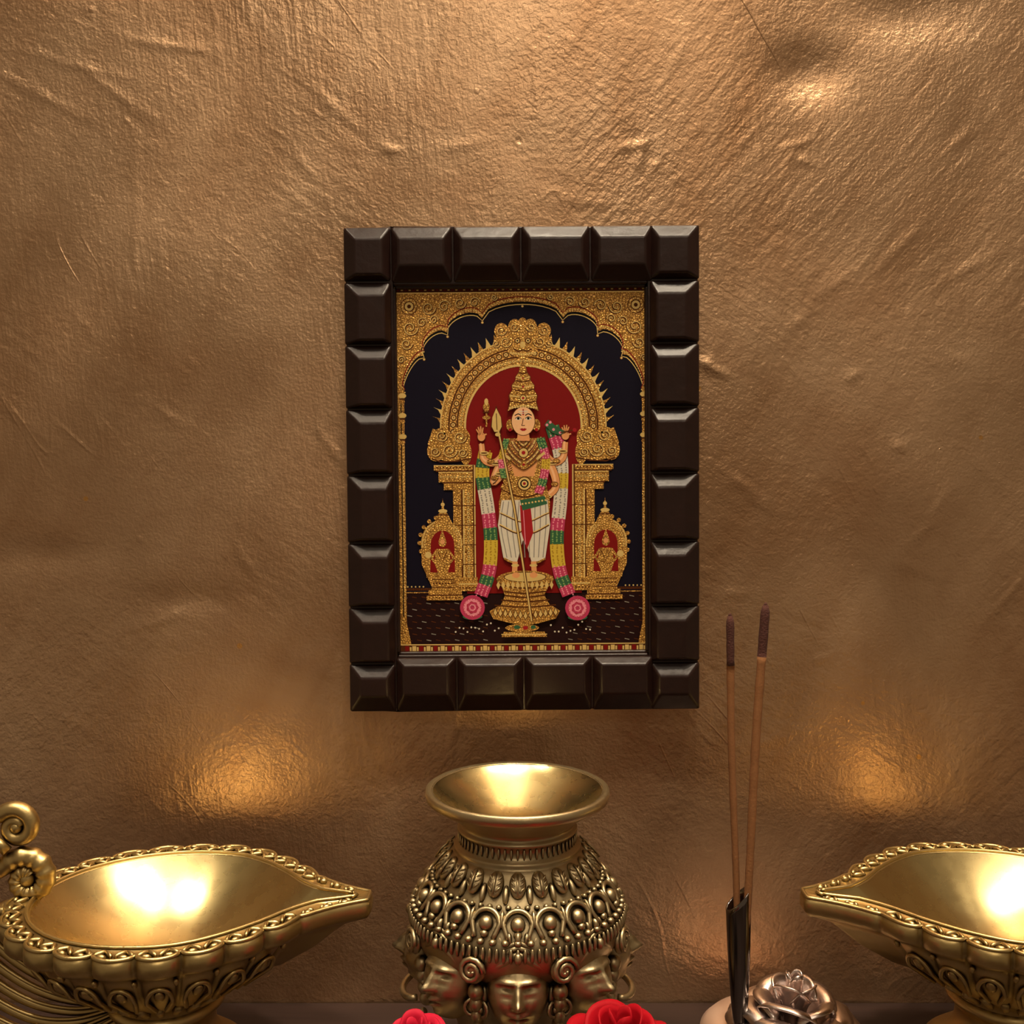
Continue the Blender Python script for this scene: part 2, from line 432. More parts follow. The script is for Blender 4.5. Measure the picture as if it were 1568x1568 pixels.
poly('gold',[(611,935),(620,945),(624,965),(628,985),(611,985)],True)
rect('golddk',608,984,996,1000); LV[0]+=1
for k in range(34):
    x=618+k*10.9
    pb.add([P2(x,985.5),P2(x+6,985.5),P2(x+6,994),P2(x,994)],[(0,1,2,3)],PAL['goldhi' if k%2 else 'red'][0])
    pb.add([P2(x+7,987),P2(x+9.6,987),P2(x+9.6,993),P2(x+7,993)],[(0,1,2,3)],PAL['goldhi'][0])
stroke('goldhi',[(608,983.5),(996,983.5)],1.6); stroke('goldhi',[(608,996.5),(996,996.5)],1.4)
niche=[(714,905)]+arc(802,648,88,90,180,0,40)+[(890,905)]
poly('red',niche)
CX,CY=802,650
outer=arc(CX,CY,126,132,186,-6,60); inner=arc(CX,CY,88,91,186,-6,60)
for k in range(15):
    a=math.radians(176-k*5.6)
    for mm in (1,-1):
        ca,sa=math.cos(a)*mm,math.sin(a)
        bx,by=CX+126*ca,CY-132*sa
        up=Vector((ca*.9,-sa*.9-.45)).normalized()
        poly('goldhi' if k%2 else 'gold',[(bx-4.5*sa,by-4.5*ca*1),(bx+up.x*6-2*sa,by+up.y*6-1),(bx+up.x*15,by+up.y*15),(bx+up.x*6+3*sa,by+up.y*6+2*ca),(bx+4.5*sa,by+4.5*ca)])
LV[0]+=1; n=len(outer)
pb.add([P2(*q) for q in outer]+[P2(*q) for q in inner],[(i,i+1,n+i+1,n+i) for i in range(n-1)],PAL['gold'][0])
for (rr,w,key) in ((1.0,2,'goldhi'),(.90,2.2,'golddk'),(.80,2.2,'golddk'),(.705,3,'goldhi')):
    stroke(key,arc(CX,CY,126*rr,132*rr,186,-6,60),w)
discs('goldhi',along(arc(CX,CY,119.5,125,184,-4,60),5),1.6,6)
discs('golddk',along(arc(CX,CY,107,112,184,-4,60),11),4.6,10); discs('goldhi',along(arc(CX,CY,107,112,184,-4,60),11),3.0,10); discs('red',along(arc(CX,CY,107,112,184,-4,60),11),1.1,6)
discs('goldhi',along(arc(CX,CY,95,99.5,184,-4,60),5.2),2.0,8); discs('golddk',along(arc(CX,CY,95,99.5,184,-4,60),5.2),.9,6)
disc('gold',802,522,26,24); disc('gold',777,520,18,13,mir=True); disc('gold',770,505,11,12,mir=True); disc('gold',790,500,10,13,mir=True); disc('gold',802,497,8,12)
for (x,y,r0) in ((770,505,8),(790,500,7),(777,522,9),(762,525,6)):
    sp=[(x+r0*(1-k/20)*math.cos(k*.5),y+r0*(1-k/20)*math.sin(k*.5)) for k in range(18)]
    stroke('golddk',sp,2.2,True); stroke('goldhi',[(a-.6,b-.6) for a,b in sp],1.1,True)
disc('golddk',794,520,4.5,mir=True); disc('goldhi',794,520,3,mir=True); disc('black',794,520,1.3,mir=True)
stroke('golddk',[(788,532),(795,536),(802,534),(809,536),(816,532)],2); disc('goldhi',802,526,4,5)
discs('goldhi',[(784+k*4,541+abs(k-4.5)*-.6) for k in range(10)],1.8,8)
# makara creatures
disc('gold',690,682,31,20,mir=True); disc('gold',678,664,14,13,mir=True); disc('gold',706,668,15,18,mir=True); disc('gold',668,686,13,16,mir=True)
disc('gold',714,690,9,18,mir=True); poly('gold',[(656,676),(664,652),(674,656),(670,680)],True)
for (x,y,r0) in ((678,664,9),(706,666,10),(690,686,12),(668,688,8),(710,690,7)):
    sp=[(x+r0*(1-k/24)*math.cos(k*.5),y+r0*(1-k/24)*math.sin(k*.5)) for k in range(22)]
    stroke('golddk',sp,2.6,True); stroke('goldhi',[(a-.7,b-.7) for a,b in sp],1.4,True)
disc('black',682,660,1.6,mir=True)
stroke('golddk',[(662,698),(676,703),(700,702),(722,698)],2,True)
# pillars
rect('gold',665,708,727,716,True); rect('golddk',668,716,725,718,True); rect('gold',672,718,724,734,True); rect('golddk',678,734,724,736,True); rect('gold',680,736,724,746,True)
stroke('goldhi',[(665,708.5),(727,708.5)],1.4,True); stroke('goldhi',[(672,719),(724,719)],1.2,True)
discs('golddk',[(670+k*5,712) for k in range(12)],1.3,6,True); discs('goldhi',[(676+k*5.4,726) for k in range(9)],2.0,6,True); discs('golddk',[(676+k*5.4,726) for k in range(9)],.9,6,True)
rect('gold',694,746,728,898,True)
rect('golddk',706,746,708.5,898,True); rect('goldhi',709,746,711,898,True)
rect('golddk',724,708,726,898,True); rect('goldhi',726,708,728,898,True)
discs('goldhi',[(717,y) for y in range(752,896,6)],2.3,8,True); discs('golddk',[(717,y) for y in range(752,896,6)],1.0,6,True)
for y in (770,800,830,860,884): stroke('golddk',[(694,y),(728,y)],1.4,True)
rect('gold',690,880,730,889,True); rect('gold',684,889,732,901,True); rect('goldhi',684,889,732,891,True)
discs('golddk',[(688+k*5,896) for k in range(9)],1.4,6,True)
rect('gold',655,899,706,906,True); rect('golddk',655,906,706,908,True); rect('gold',652,908,708,915,True); discs('golddk',[(657+k*5,911) for k in range(10)],1.2,6,True)
# side shrines
poly('gold',[(645,860)]+arc(676,828,32,37,190,-10,24)+[(707,860),(700,899),(662,899)],True)
stroke('goldhi',arc(676,828,30,35,190,-10,24),1.6,True)
discs('goldhi',along(arc(676,828,26,31,190,-10,24),4),1.3,6,True)
poly('red',[(658,872)]+arc(677,830,18,22,180,0,20)+[(696,872)],True)
poly('gold',[(663,800),(670,785),(676,775),(678,758),(680,775),(687,785),(694,800)],True)
disc('goldhi',678,778,7,3,mir=True); disc('golddk',678,784,9,1.2,mir=True); disc('goldhi',678,768,3,mir=True)
for k in range(7):
    a=math.radians(200-k*19)
    disc('gold',676+34*math.cos(a),826-39*math.sin(a),3.2,mir=True)
disc('gold',677,826,6,7,mir=True); poly('gold',[(672,822),(677,806),(682,822)],True); disc('skin',677,825,3.6,4,mir=True)
poly('gold',[(668,836),(686,836),(690,856),(684,874),(670,874),(664,856)],True); stroke('golddk',[(670,840),(677,856),(684,840)],1.4,True)
stroke('gold',[(668,838),(660,850),(668,860)],4,True); stroke('gold',[(686,838),(694,850),(686,860)],4,True)
disc('gold',677,878,14,5,mir=True); rect('gold',660,880,694,899,True); discs('golddk',[(663+k*4.6,889) for k in range(7)],1.5,6,True)
stroke('golddk',[(660,883),(694,883)],1.2,True); stroke('golddk',[(660,895),(694,895)],1.2,True)
rect('gold',652,845,658,880,True); disc('goldhi',655,845,5,mir=True)

# deity ------------------------------------------------
def garland(pts,cols,w):
    path=[(p.x,p.y) for p in crom([(a,b,0) for a,b in pts],16)]
    n=len(path); m=len(cols)
    for i,(c,cl) in enumerate(cols):
        a=int(i*(n-1)/m); b=int((i+1)*(n-1)/m)
        seg=path[a:b+1]
        if len(seg)<2: continue
        stroke(c,seg,w)
        al=along(seg,3.4)
        rnd=[]
        for (x,y) in al:
            for q in (-.32,0,.32):
                rnd.append((x+q*w+random.uniform(-.6,.6),y+random.uniform(-1,1)))
        discs(cl,rnd,1.35,6)
Y=('yellow','yellowd');W=('white','grey');K=('pink','pinkl');G=('green','greenl')
garland([(744,688),(739,722),(746,770),(751,820),(748,870),(735,908)],[Y,G,Y,G,W,W,K,G,Y,Y,K,G,K],21)
garland([(846,650),(859,700),(858,760),(852,820),(856,870),(870,908)],[G,K,W,W,Y,W,W,K,G,Y,Y,K,G,K],21)
poly('gold',[(776,668),(828,668),(838,690),(834,730),(832,748),(774,748),(770,730),(768,690)])
poly('skin',[(786,670),(820,670),(826,690),(818,726),(788,726),(779,690)])
def arm(pts,w): stroke('line',pts,[w[0]+1.6,w[1]+1.6],sm=6); stroke('skin',pts,w,sm=6); stroke('skinl',[(x-1.2,y-1) for x,y in pts],[w[0]*.3,w[1]*.3],sm=6)
arm([(778,686),(760,704),(742,700),(738,676)],[13,8]); arm([(828,686),(846,704),(862,698),(866,674)],[13,8])
arm([(778,692),(762,716),(756,735),(772,722)],[13,8]); arm([(828,692),(846,716),(850,745),(824,764)],[13,9])
def hand(x,y,dx,dy):
    disc('line',x,y,6.6,7.4); disc('skin',x,y,5.8,6.8)
    a0=math.atan2(dy,dx)
    for k,l in zip((-.5,-.22,.04,.3),(8.5,10.5,11,9)):
        ex,ey=x+math.cos(a0+k)*(5+l),y+math.sin(a0+k)*(5+l)
        stroke('line',[(x+math.cos(a0+k)*3,y+math.sin(a0+k)*3),(ex,ey)],[4.0,2.4]); stroke('skin',[(x+math.cos(a0+k)*3,y+math.sin(a0+k)*3),(ex,ey)],[2.8,1.6])
    stroke('skin',[(x,y),(x+math.cos(a0+1.2)*9,y+math.sin(a0+1.2)*9)],[3.4,2])
hand(738,665,-.1,-1); hand(866,664,.1,-1); hand(771,719,.6,-.4); hand(820,766,-1,.1)
for (x,y) in ((742,690),(862,688),(760,706),(846,706),(765,722),(838,757)):
    disc('goldhi',x,y,7,3); disc('golddk',x,y,5,1)
for (x,y) in ((752,703),(852,703),(758,728),(849,738)):
    disc('golddk',x,y,6,3.6); disc('gold',x,y,5.2,2.8)
stroke('gold',[(746,650),(746,615)],2.4); disc('gold',746,620,5,7); disc('goldhi',746,612,3,5); disc('golddk',746,628,5,1.4); disc('gold',746,636,6,3)
poly('green',[(834,648),(840,640),(852,650),(866,658),(858,664),(846,660)]); discs('pinkl',[(838,648),(848,655),(858,660),(843,644)],2.2,8)
stroke('line',[(858,660),(878,656)],1.6); disc('crimson',880,656,3)
poly('gold',[(770,738),(836,738),(842,765),(840,800),(764,800),(764,765)])
poly('white',[(768,762),(838,762),(842,800),(834,852),(814,860),(804,824),(800,824),(790,860),(770,850),(762,800)])
for k in range(9):
    x0=771+k*8; stroke('grey',[(x0,764),(x0-2+(k-4)*.6,800),(x0+(4-k)*1.1,850)],1.4,sm=5)
stroke('golddk',[(765,800),(790,812),(803,806),(816,812),(840,800)],3.2,sm=5); stroke('goldhi',[(765,799),(790,811),(803,805),(816,811),(840,799)],1.6,sm=5)
stroke('golddk',[(766,782),(803,796),(840,782)],2.4,sm=5); stroke('goldhi',[(766,781),(803,795),(840,781)],1.4,sm=5)
stroke('gold',[(771,851),(780,856),(790,859)],3); stroke('gold',[(834,852),(824,857),(814,859)],3)
poly('crimson',[(796,770),(812,770),(816,812),(806,838),(798,812)]); stroke('pinkl',[(801,775),(804,830)],1.2)
poly('green',[(796,762),(834,756),(838,768),(800,778)]); discs('goldhi',[(800+k*5,768-k*.8) for k in range(8)],1.6,6)
stroke('golddk',[(768,740),(785,750),(803,754),(820,750),(836,740)],9,sm=5); stroke('gold',[(768,740),(785,749),(803,753),(820,749),(836,740)],7,sm=5)
disc('golddk',803,737,11); disc('goldhi',803,737,9.5); disc('black',803,737,6.5); disc('goldhi',803,737,4.5); disc('crimson',803,737,2.2)
for r0,c in ((9,'goldhi'),(14,'gold'),(20,'goldhi'),(27,'gold'),(33,'goldhi'),(39,'gold')):
    ar=[(802+r0*math.sin(a)*.9,668+r0*1.25*(1-abs(a)/3.3)*math.cos(a)*.95) for a in [(-1.35+2.7*k/16) for k in range(17)]]
    stroke('golddk',ar,4.0); stroke(c,ar,2.6); discs('crimson',along(ar,7),.9,6)
disc('golddk',802,690,8); disc('goldhi',802,690,6.8); disc('crimson',802,690,3); disc('gold',802,708,5,6); disc('crimson',802,708,2)
garland([(828,668),(836,700),(832,730),(824,752)],[G,K,Y,K,G,K],13)
garland([(776,670),(768,700),(772,728)],[G,Y,K,G],9)
stroke('goldhi',[(770,690),(782,700)],4); stroke('goldhi',[(834,690),(822,700)],4)
stroke('skin',[(788,856),(787,872)],8); stroke('skin',[(816,856),(817,872)],8)
disc('goldhi',788,862,6,2.4); disc('goldhi',816,862,6,2.4)
poly('gold',[(758,884),(848,884),(838,896),(832,908),(840,922),(856,932),(850,944),(820,952),(786,952),(754,944),(748,932),(766,922),(772,908),(768,896)])
disc('golddk',803,884,45,14); disc('gold',803,883,44,13); disc('golddk',803,880,33,8); disc('goldhi',803,880,31.5,7)
disc('skin',789,877,6,4.4); disc('skin',816,877,6,4.4)
for q in range(12):
    x=762+q*7.4; poly('goldhi',[(x-3,892),(x,886),(x+3,892),(x,899)])
for y,w_ in ((905,32),(911,31),(918,37),(926,47)): stroke('golddk',[(803-w_,y-3),(803,y),(803+w_,y-3)],2.0,sm=6)
for q in range(13):
    x=757+q*7.7; yy=940-abs(q-6)*.9
    poly('golddk',[(x-4,yy),(x,yy-9),(x+4,yy),(x,yy+6)]); poly('goldhi',[(x-2.8,yy),(x,yy-7),(x+2.8,yy),(x,yy+4.6)])
disc('gold',798,958,26,6); disc('green',790,957,5,3); disc('crimson',803,958,4,3); disc('green',815,957,4,3)
poly('gold',[(766,972),(770,964),(832,964),(836,972)]); stroke('goldhi',[(766,968),(836,968)],1.6)
discs('white',[(x,952+random.uniform(-3,14)) for x in range(696,764,6)]+[(x,952+random.uniform(-3,14)) for x in range(842,906,6)],1.5,6)
stroke('golddk',[(763,650),(787,770),(813,948)],4.4); stroke('goldhi',[(762.6,650),(786.6,770),(812.6,948)],2.4)
def leaf(k,s): poly(k,[(761,622-4*(s>1)),(768,636),(771*1 if s>1 else 769,650),(765,658),(758,658),(752 if s>1 else 754,650),(755,636)])
leaf('golddk',1.2); leaf('goldhi',1)
stroke('golddk',[(761,630),(762,655)],1.2); disc('goldhi',763,662,4,3)
disc('gold',782,648,6,9,mir=True); disc('crimson',782,655,2.4,mir=True)
poly('skin',[(794,655),(810,655),(812,672),(792,672)])
disc('line',802,642,18.4,22.4,28); disc('skinl',802,642,17.4,21.4,28)
for sx in (-1,1):
    ex=802+sx*7.6
    stroke('black',[(ex-sx*4.6,633.5),(ex,631),(ex+sx*5.4,633.5)],1.5,sm=4)
    disc('white',ex,638,4.6,2.3); disc('black',ex,638,1.9); stroke('black',[(ex-4.8,638),(ex,635.4),(ex+4.8,638)],1.0,sm=4)
stroke('line',[(802,638),(800.5,646),(799.5,648.5),(804.5,648.5)],1.1,sm=3)
poly('crimson',[(796.5,654),(800,652.6),(802,653.3),(804,652.6),(807.5,654),(804,656.8),(800,656.8)])
stroke('crimson',[(802,624),(802,633)],2.2); stroke('white',[(795,627),(809,627)],1.4); stroke('white',[(795.5,630),(808.5,630)],1.0)
crown=[(779,626),(783,612),(781,603),(786,594),(785,588),(791,580),(791,575),(796,568),(797,562),(802,552),(807,562),(808,568),(813,575),(813,580),(819,588),(818,594),(823,603),(821,612),(825,626),(814,621),(802,619),(790,621)]
poly('line',[(802+(x-802)*1.07,587+(y-587)*1.04) for x,y in crown]); poly('gold',crown)
for y,w_ in ((612,19),(603,20),(594,16),(588,16),(580,10.5),(575,10.5),(568,6)):
    stroke('golddk' if y in(612,594,580,568) else 'goldhi',[(802-w_,y),(802,y+2.5),(802+w_,y)],1.8,sm=5)
discs('goldhi',[(782+k*4,622-1.6*(1-abs(k-5)/5)*2) for k in range(11)],1.9,8)
disc('golddk',802,607,5.4); disc('goldhi',802,607,4.2); disc('crimson',802,607,2); disc('crimson',802,590,1.6); disc('crimson',802,577,1.3)
for lx,ly in ((722,926),(883,928)):
    disc('green',lx,ly+14,15,5); disc('pink',lx,ly,19,19)
    for r0,nn,k in ((14,9,'pinkl'),(9,7,'pink'),(6,6,'pinkl')):
        for q in range(nn):
            a=2*pi*q/nn+r0; disc(k,lx+r0*.75*math.cos(a),ly+r0*.75*math.sin(a),r0*.42,r0*.26,12,rot=a+pi/2)
            stroke('crimson',[(lx+r0*.9*math.cos(a-.25),ly+r0*.9*math.sin(a-.25)),(lx+r0*1.05*math.cos(a),ly+r0*1.05*math.sin(a)),(lx+r0*.9*math.cos(a+.25),ly+r0*.9*math.sin(a+.25))],.9)
pb.make('deity_picture',[PAL[k][1] for k in PAL],parent=art,smooth=False,fixn=False)

# ---------------------------------------------------------------- brass diya
HW=.0875
def halfw(u):
    if u<=0: return HW*math.sqrt(max(0,1-(u/.0965)**2))
    T=[(0,HW),(.02,.0862),(.04,.0800),(.06,.067),(.08,.048),(.095,.030),(.110,.0175),(.122,.0105),(.1315,.006)]
    for i in range(len(T)-1):
        if u<=T[i+1][0]+1e-9:
            t=(u-T[i][0])/(T[i+1][0]-T[i][0])
            m0=(T[i+1][1]-T[i-1][1])/(T[i+1][0]-T[i-1][0]) if i>0 else 0
            m1=(T[min(i+2,len(T)-1)][1]-T[i][1])/(T[min(i+2,len(T)-1)][0]-T[i][0])
            h=T[i+1][0]-T[i][0]
            return (2*t**3-3*t*t+1)*T[i][1]+(t**3-2*t*t+t)*h*m0+(-2*t**3+3*t*t)*T[i+1][1]+(t**3-t*t)*h*m1
    return .006
def diya_outline(n):
    raw=[]
    K=200
    for k in range(K+1):
        a=pi-(pi/2)*k/K
        u=.0965*math.cos(a); raw.append((u,halfw(u)))
    for k in range(1,K+1):
        u=.1315*k/K; raw.append((u,halfw(u)))
    raw=raw+[(u,-w) for u,w in reversed(raw)][:-1]
    pts=raw+[raw[0]]
    L=[0]
    for a,b in zip(pts[:-1],pts[1:]): L.append(L[-1]+math.hypot(b[0]-a[0],b[1]-a[1]))
    out=[];j=0
    for i in range(n):
        t=L[-1]*i/n
        while L[j+1]<t: j+=1
        f=(t-L[j])/max(1e-9,L[j+1]-L[j])
        out.append((pts[j][0]+(pts[j+1][0]-pts[j][0])*f,pts[j][1]+(pts[j+1][1]-pts[j][1])*f))
    return out,L[-1]
def build_diya(name,loc,flip,rotz=0):
    root=empty(name,loc); root.rotation_euler=(0,0,rotz)
    F=Matrix.Diagonal((-1 if flip else 1,1,1,1))
    n=384; O,per=diya_outline(n)
    NL=24
    def nrm(i):
        a=O[(i-2)%n];b=O[(i+2)%n]; t=Vector((b[0]-a[0],b[1]-a[1])).normalized()
        nn=Vector((t.y,-t.x))
        if nn.dot(Vector(O[i]))<0: nn=-nn
        return nn
    NR=[nrm(i) for i in range(n)]
    def amp(i): return max(0,min(1,(.100-O[i][0])/.02))
    def sca(i): return abs(math.sin(pi*NL*i/n))**.55*amp(i)
    def off(i,d): return (O[i][0]+NR[i].x*d,O[i][1]+NR[i].y*d)
    def inw(i,d):
        w=min(d,abs(O[i][1])*.6+.0008) if O[i][0]>.05 else d
        x,y=off(i,-w)
        if O[i][0]>.118: x-= (O[i][0]-.118)*.5
        return (x,y)
    def ringpt(i,kind):
        if kind[0]=='off': return (*off(i,kind[1]+kind[3]*(sca(i)-.75*amp(i))),kind[2])
        if kind[0]=='in': return (*inw(i,kind[1]),kind[2])
        if kind[0]=='k':
            _,k,z,bl,r,fa=kind
            x,y=O[i][0]*k,O[i][1]*k
            a=math.atan2(O[i][1],O[i][0])
            cx,cy=r*math.cos(a),r*math.sin(a)
            f=1+fa*(sca(i)-.5)
            return ((x*(1-bl)+cx*bl)*f,(y*(1-bl)+cy*bl)*f,z)
    outer=[('in',.0145,-.0018),('in',.0127,-.0002),('in',.0112,-.0016),('in',.003,-.0026),('off',-.001,-.0010,.004),('off',.0012,-.0018,.0070),('off',.0024,-.005,.0080),('off',.0022,-.0105,.0080),('off',.0002,-.0135,.0070),
           ('off',-.003,-.0150,.004),('k',.93,-.0165,0,0,.02),('k',.90,-.0177,0,0,.02),('k',.87,-.022,.0,0,.06),('k',.80,-.033,.15,.072,.06),('k',.68,-.045,.35,.058,.06),('k',.52,-.054,.7,.046,.06),('k',.4,-.059,1,.038,.03),
           ('k',.4,-.062,1,.034,0),('k',.4,-.066,1,.0335,0)]
    mb=MB()
    mb.grid(lambda u,v:ringpt(int(round(u*n))%n,outer[int(round(v*(len(outer)-1)))]),n,len(outer),True,0,F)
    mb.lathe([(.0335,-.066),(.036,-.068),(.0365,-.071),(.033,-.074),(.030,-.078),(.031,-.088),(.036,-.096),(.045,-.102),(.050,-.106),(.052,-.110),(.050,-.114),(.056,-.120),(.062,-.128),(.063,-.14),(0,-.14)],64,0)
    NB=48
    for k in range(NB):
        i=int((k+.5)*n/NB)%n
        if O[i][0]>.124: continue
        t=math.atan2(-NR[i].x,NR[i].y)
        big_=O[i][0]<.09
        x,y=inw(i,.0062 if big_ else .0030)
        for sg in (-1,1):
            M=F@Matrix.Translation((x,y,-.0016))@Matrix.Rotation(t,4,'Z')@Matrix.Translation((sg*.0024,0,0))@Matrix.Rotation(sg*.8,4,'Z')
            mb.ell(M,.0050 if big_ else .0026,.0016,.0021,10,6)
        x,y=inw(i,.0016 if big_ else .0012)
        mb.ell(F@Matrix.Translation((x,y,-.0014))@Matrix.Rotation(t,4,'Z'),.0032,.0018,.0019,8,6)
    mb.tube([(*inw(i,.0125),-.0006) for i in range(0,n,3)],.0013,8,True,0,F)
    mb.tube([(*off(i,.0006+.007*(sca(i)-.75*amp(i))),-.0014) for i in range(0,n,1)],.0014,6,True,0,F)
    for k in range(NL):
        i=int((k+.5)*n/NL)%n
        if O[i][0]>.095: continue
        nr=NR[i]; 
        p0=Vector(ringpt(i,('k',.885,-.020,0,0,0)));p1=Vector(ringpt(i,('k',.80,-.034,.15,.072,0)));p2=Vector(ringpt(i,('k',.66,-.047,.38,.056,0)))
        tan=Vector((-nr.y,nr.x,0))
        out=Vector((nr.x,nr.y,-.9)).normalized()
        wv=.0078
        U=[]
        for q in range(13):
            a=pi*q/12; c=math.cos(a);s_=math.sin(a)
            U.append(p1+tan*wv*c*.95+(p0-p1)*(.75*s_)+out*.0022)
        U=[p2+tan*wv*.35+out*.001]+U+[p2-tan*wv*.35+out*.001]
        mb.tube(U,.0014,6,False,0,F)
        R=Matrix((tan,out,out.cross(tan))).transposed().to_4x4()
        mb.ell(F@Matrix.Translation(p1+(p0-p1)*.25+out*.001)@R,.0034,.0026,.0058,10,6)
        mb.ell(F@Matrix.Translation(p0+out*.0012+tan*wv*1.25)@R,.0018,.002,.003,8,6)
    for k in range(28):
        a=2*pi*k/28
        mb.tube([((.052)*math.cos(a),.052*math.sin(a)*.96,-.051),(.042*math.cos(a),.042*math.sin(a),-.0575),(.0355*math.cos(a),.0355*math.sin(a),-.0625)],[.0030,.0026,.0016],6)
    # tail-shaped handle : fan of ribs sweeping out, up and over into the scrolls
    for i in range(7):
        t=i/6; yo=-.012-(i-3)*.0016
        path=crom([(-.026,yo*.5,-.064-.014*t),(-.058,yo,-.053-.038*t),(-.090,yo,-.034-.058*t),(-.116-.010*t,yo,-.008-.060*t),(-.133-.018*t,yo*.9,.014-.026*t),(-.138-.016*t,yo*.5,.032-.004*t),(-.128-.010*t,yo*.2,.047+.008*t),(-.113,0,.052)],8)
        m=len(path)
        rad=[.0037*(1-.40*abs(2*q/(m-1)-1)) for q in range(m)]
        mb.tube(path,rad,8,False,0,F)
        mb.tube([p+Vector((0,-.0024,.0036)) for p in path[:m*2//3]],.0010,6,False,0,F)
    def spiral(cx,cz,r0,a0,turns,sg,n_=40,pre=()):
        pts=[Vector(p) for p in pre]
        for k in range(n_):
            t=k/(n_-1); r=r0*(1-.78*t); a=a0+sg*turns*2*pi*t
            pts.append(Vector((cx+r*math.cos(a),0,cz+r*math.sin(a))))
        return pts
    D=-.006
    sp=spiral(-.0965,.0500+D,.0125,pi*.75,1.3,-1,pre=[(-.128,0,.038+D),(-.122,0,.047+D),(-.114,0,.055+D)])
    mb.tube(sp,[.0056*(1-.35*k/(len(sp)-1)) for k in range(len(sp))],12,False,0,F)
    sp=spiral(-.0900,.0160+D,.0160,pi*.80,1.25,-1,n_=70,pre=[(-.134,0,-.012+D),(-.126,0,.006+D),(-.117,0,.018+D)])
    rr=[(.0068*(1-.35*k/(len(sp)-1)))*(1+.08*math.sin(k*1.5)) for k in range(len(sp))]
    mb.tube(sp,rr,12,False,0,F)
    # two smaller scrolls that tie the handle to the rim
    sp=spiral(-.1040,-.0120,.0085,pi*.9,1.2,1,n_=36,pre=[(-.122,-.0,.012),(-.121,0,.002),(-.117,0,-.006)])
    sp=[p+Vector((0,-.008,0)) for p in sp]
    mb.tube(sp,[.0036*(1-.35*k/(len(sp)-1)) for k in range(len(sp))],10,False,0,F)
    sp=spiral(-.1200,.0300,.0095,pi*.2,1.2,1,n_=36,pre=[(-.100,0,.030),(-.106,0,.036)])
    sp=[p+Vector((0,-.006,0)) for p in sp]
    mb.tube(sp,[.0036*(1-.35*k/(len(sp)-1)) for k in range(len(sp))],10,False,0,F)
    mb.tube(crom([(-.112,0,.030+D),(-.120,0,.020+D),(-.118,0,.000+D),(-.108,0,-.008+D),(-.094,0,-.003+D)],8),.0042,8,False,0,F)
    mb.ell(F@Matrix.Translation((-.101,0,-.010)),.010,.007,.006)
    mb.ell(F@Matrix.Translation((-.0965,0,.0500+D)),.0045,.0045,.0045)
    mb.ell(F@Matrix.Translation((-.0900,0,.0160+D)),.0055,.005,.0055)
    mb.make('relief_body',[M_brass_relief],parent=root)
    ib=MB(); R=28
    base=[inw(i,.0141) for i in range(n)]
    def fn(u,v):
        i=int(round(u*n))%n; k=1-v
        x,y=base[i]
        z=-.0018-.044*(1-k**2.1)
        return (x*k,y*k,z)
    ib.grid(fn,n,R,True,0,F)
    ib.make('polished_basin',[M_brass_bowl],parent=root,fixn=False)
    return root
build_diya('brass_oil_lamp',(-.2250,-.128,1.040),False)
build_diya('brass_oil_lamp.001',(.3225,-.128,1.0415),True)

# ---------------------------------------------------------------- centre lamp with faces
cl=empty('brass_deity_heads_lamp_stand',(.0035,-.130,.9))
mb=MB()
Z=lambda z:z-.9
prof=[(.0545,1.1100),(.0575,1.1112),(.0592,1.1102),(.0594,1.1075),(.0588,1.1050),(.0560,1.1030),(.050,1.0995),(.0435,1.0955),(.0385,1.0915),(.0365,1.089),(.0370,1.0872),(.0385,1.0865),(.0390,1.0850),(.0375,1.0838),(.0372,1.080),(.0378,1.0765),(.0405,1.0755),(.0412,1.0740),(.0405,1.0725)]
prof+=[(.042,1.0715),(.0455,1.068),(.0495,1.061),(.0550,1.053),(.061,1.046),(.0665,1.038),(.069,1.030),(.0685,1.022),(.064,1.014),(.054,1.005),(.048,.989),(.045,.977),(.040,.962),(.036,.944),(.039,.93),(.050,.918),(.056,.912),(.058,.9),(0,.9)]
mb.lathe([(r,Z(z)) for r,z in prof],96)
def fr_(a,r,z,tilt):
    out=Vector((math.sin(a),-math.cos(a),0)); tan=Vector((math.cos(a),math.sin(a),0))
    o2=(out*math.cos(tilt)+Vector((0,0,1))*math.sin(tilt)); up=tan.cross(o2)
    if up.z<0: up=-up
    M=Matrix((tan,o2,up)).transposed().to_4x4()
    return Matrix.Translation(out*r+Vector((0,0,Z(z))))@M
def petal(M,w,h,rt=.0013,dome=.0035):
    U=[(-w*.34,.0004,-h*.50)]
    for q in range(13):
        a=pi-pi*q/12
        U.append((w*.5*math.cos(a),.0010,-h*.05+h*.48*math.sin(a)))
    U.append((w*.34,.0004,-h*.50))
    mb.tube(crom(U,3),rt,6,False,0,M)
    mb.ell(M@Matrix.Translation((0,.0005,-h*.02)),w*.27,dome,h*.26,10,8)
    mb.ell(M@Matrix.Translation((0,.0005,-h*.36)),w*.16,dome*.7,h*.13,8,6)
for k in range(60):
    a=2*pi*k/60; mb.ell(fr_(a,.0378,1.0802,0),.0009,.0010,.0034,6,6)
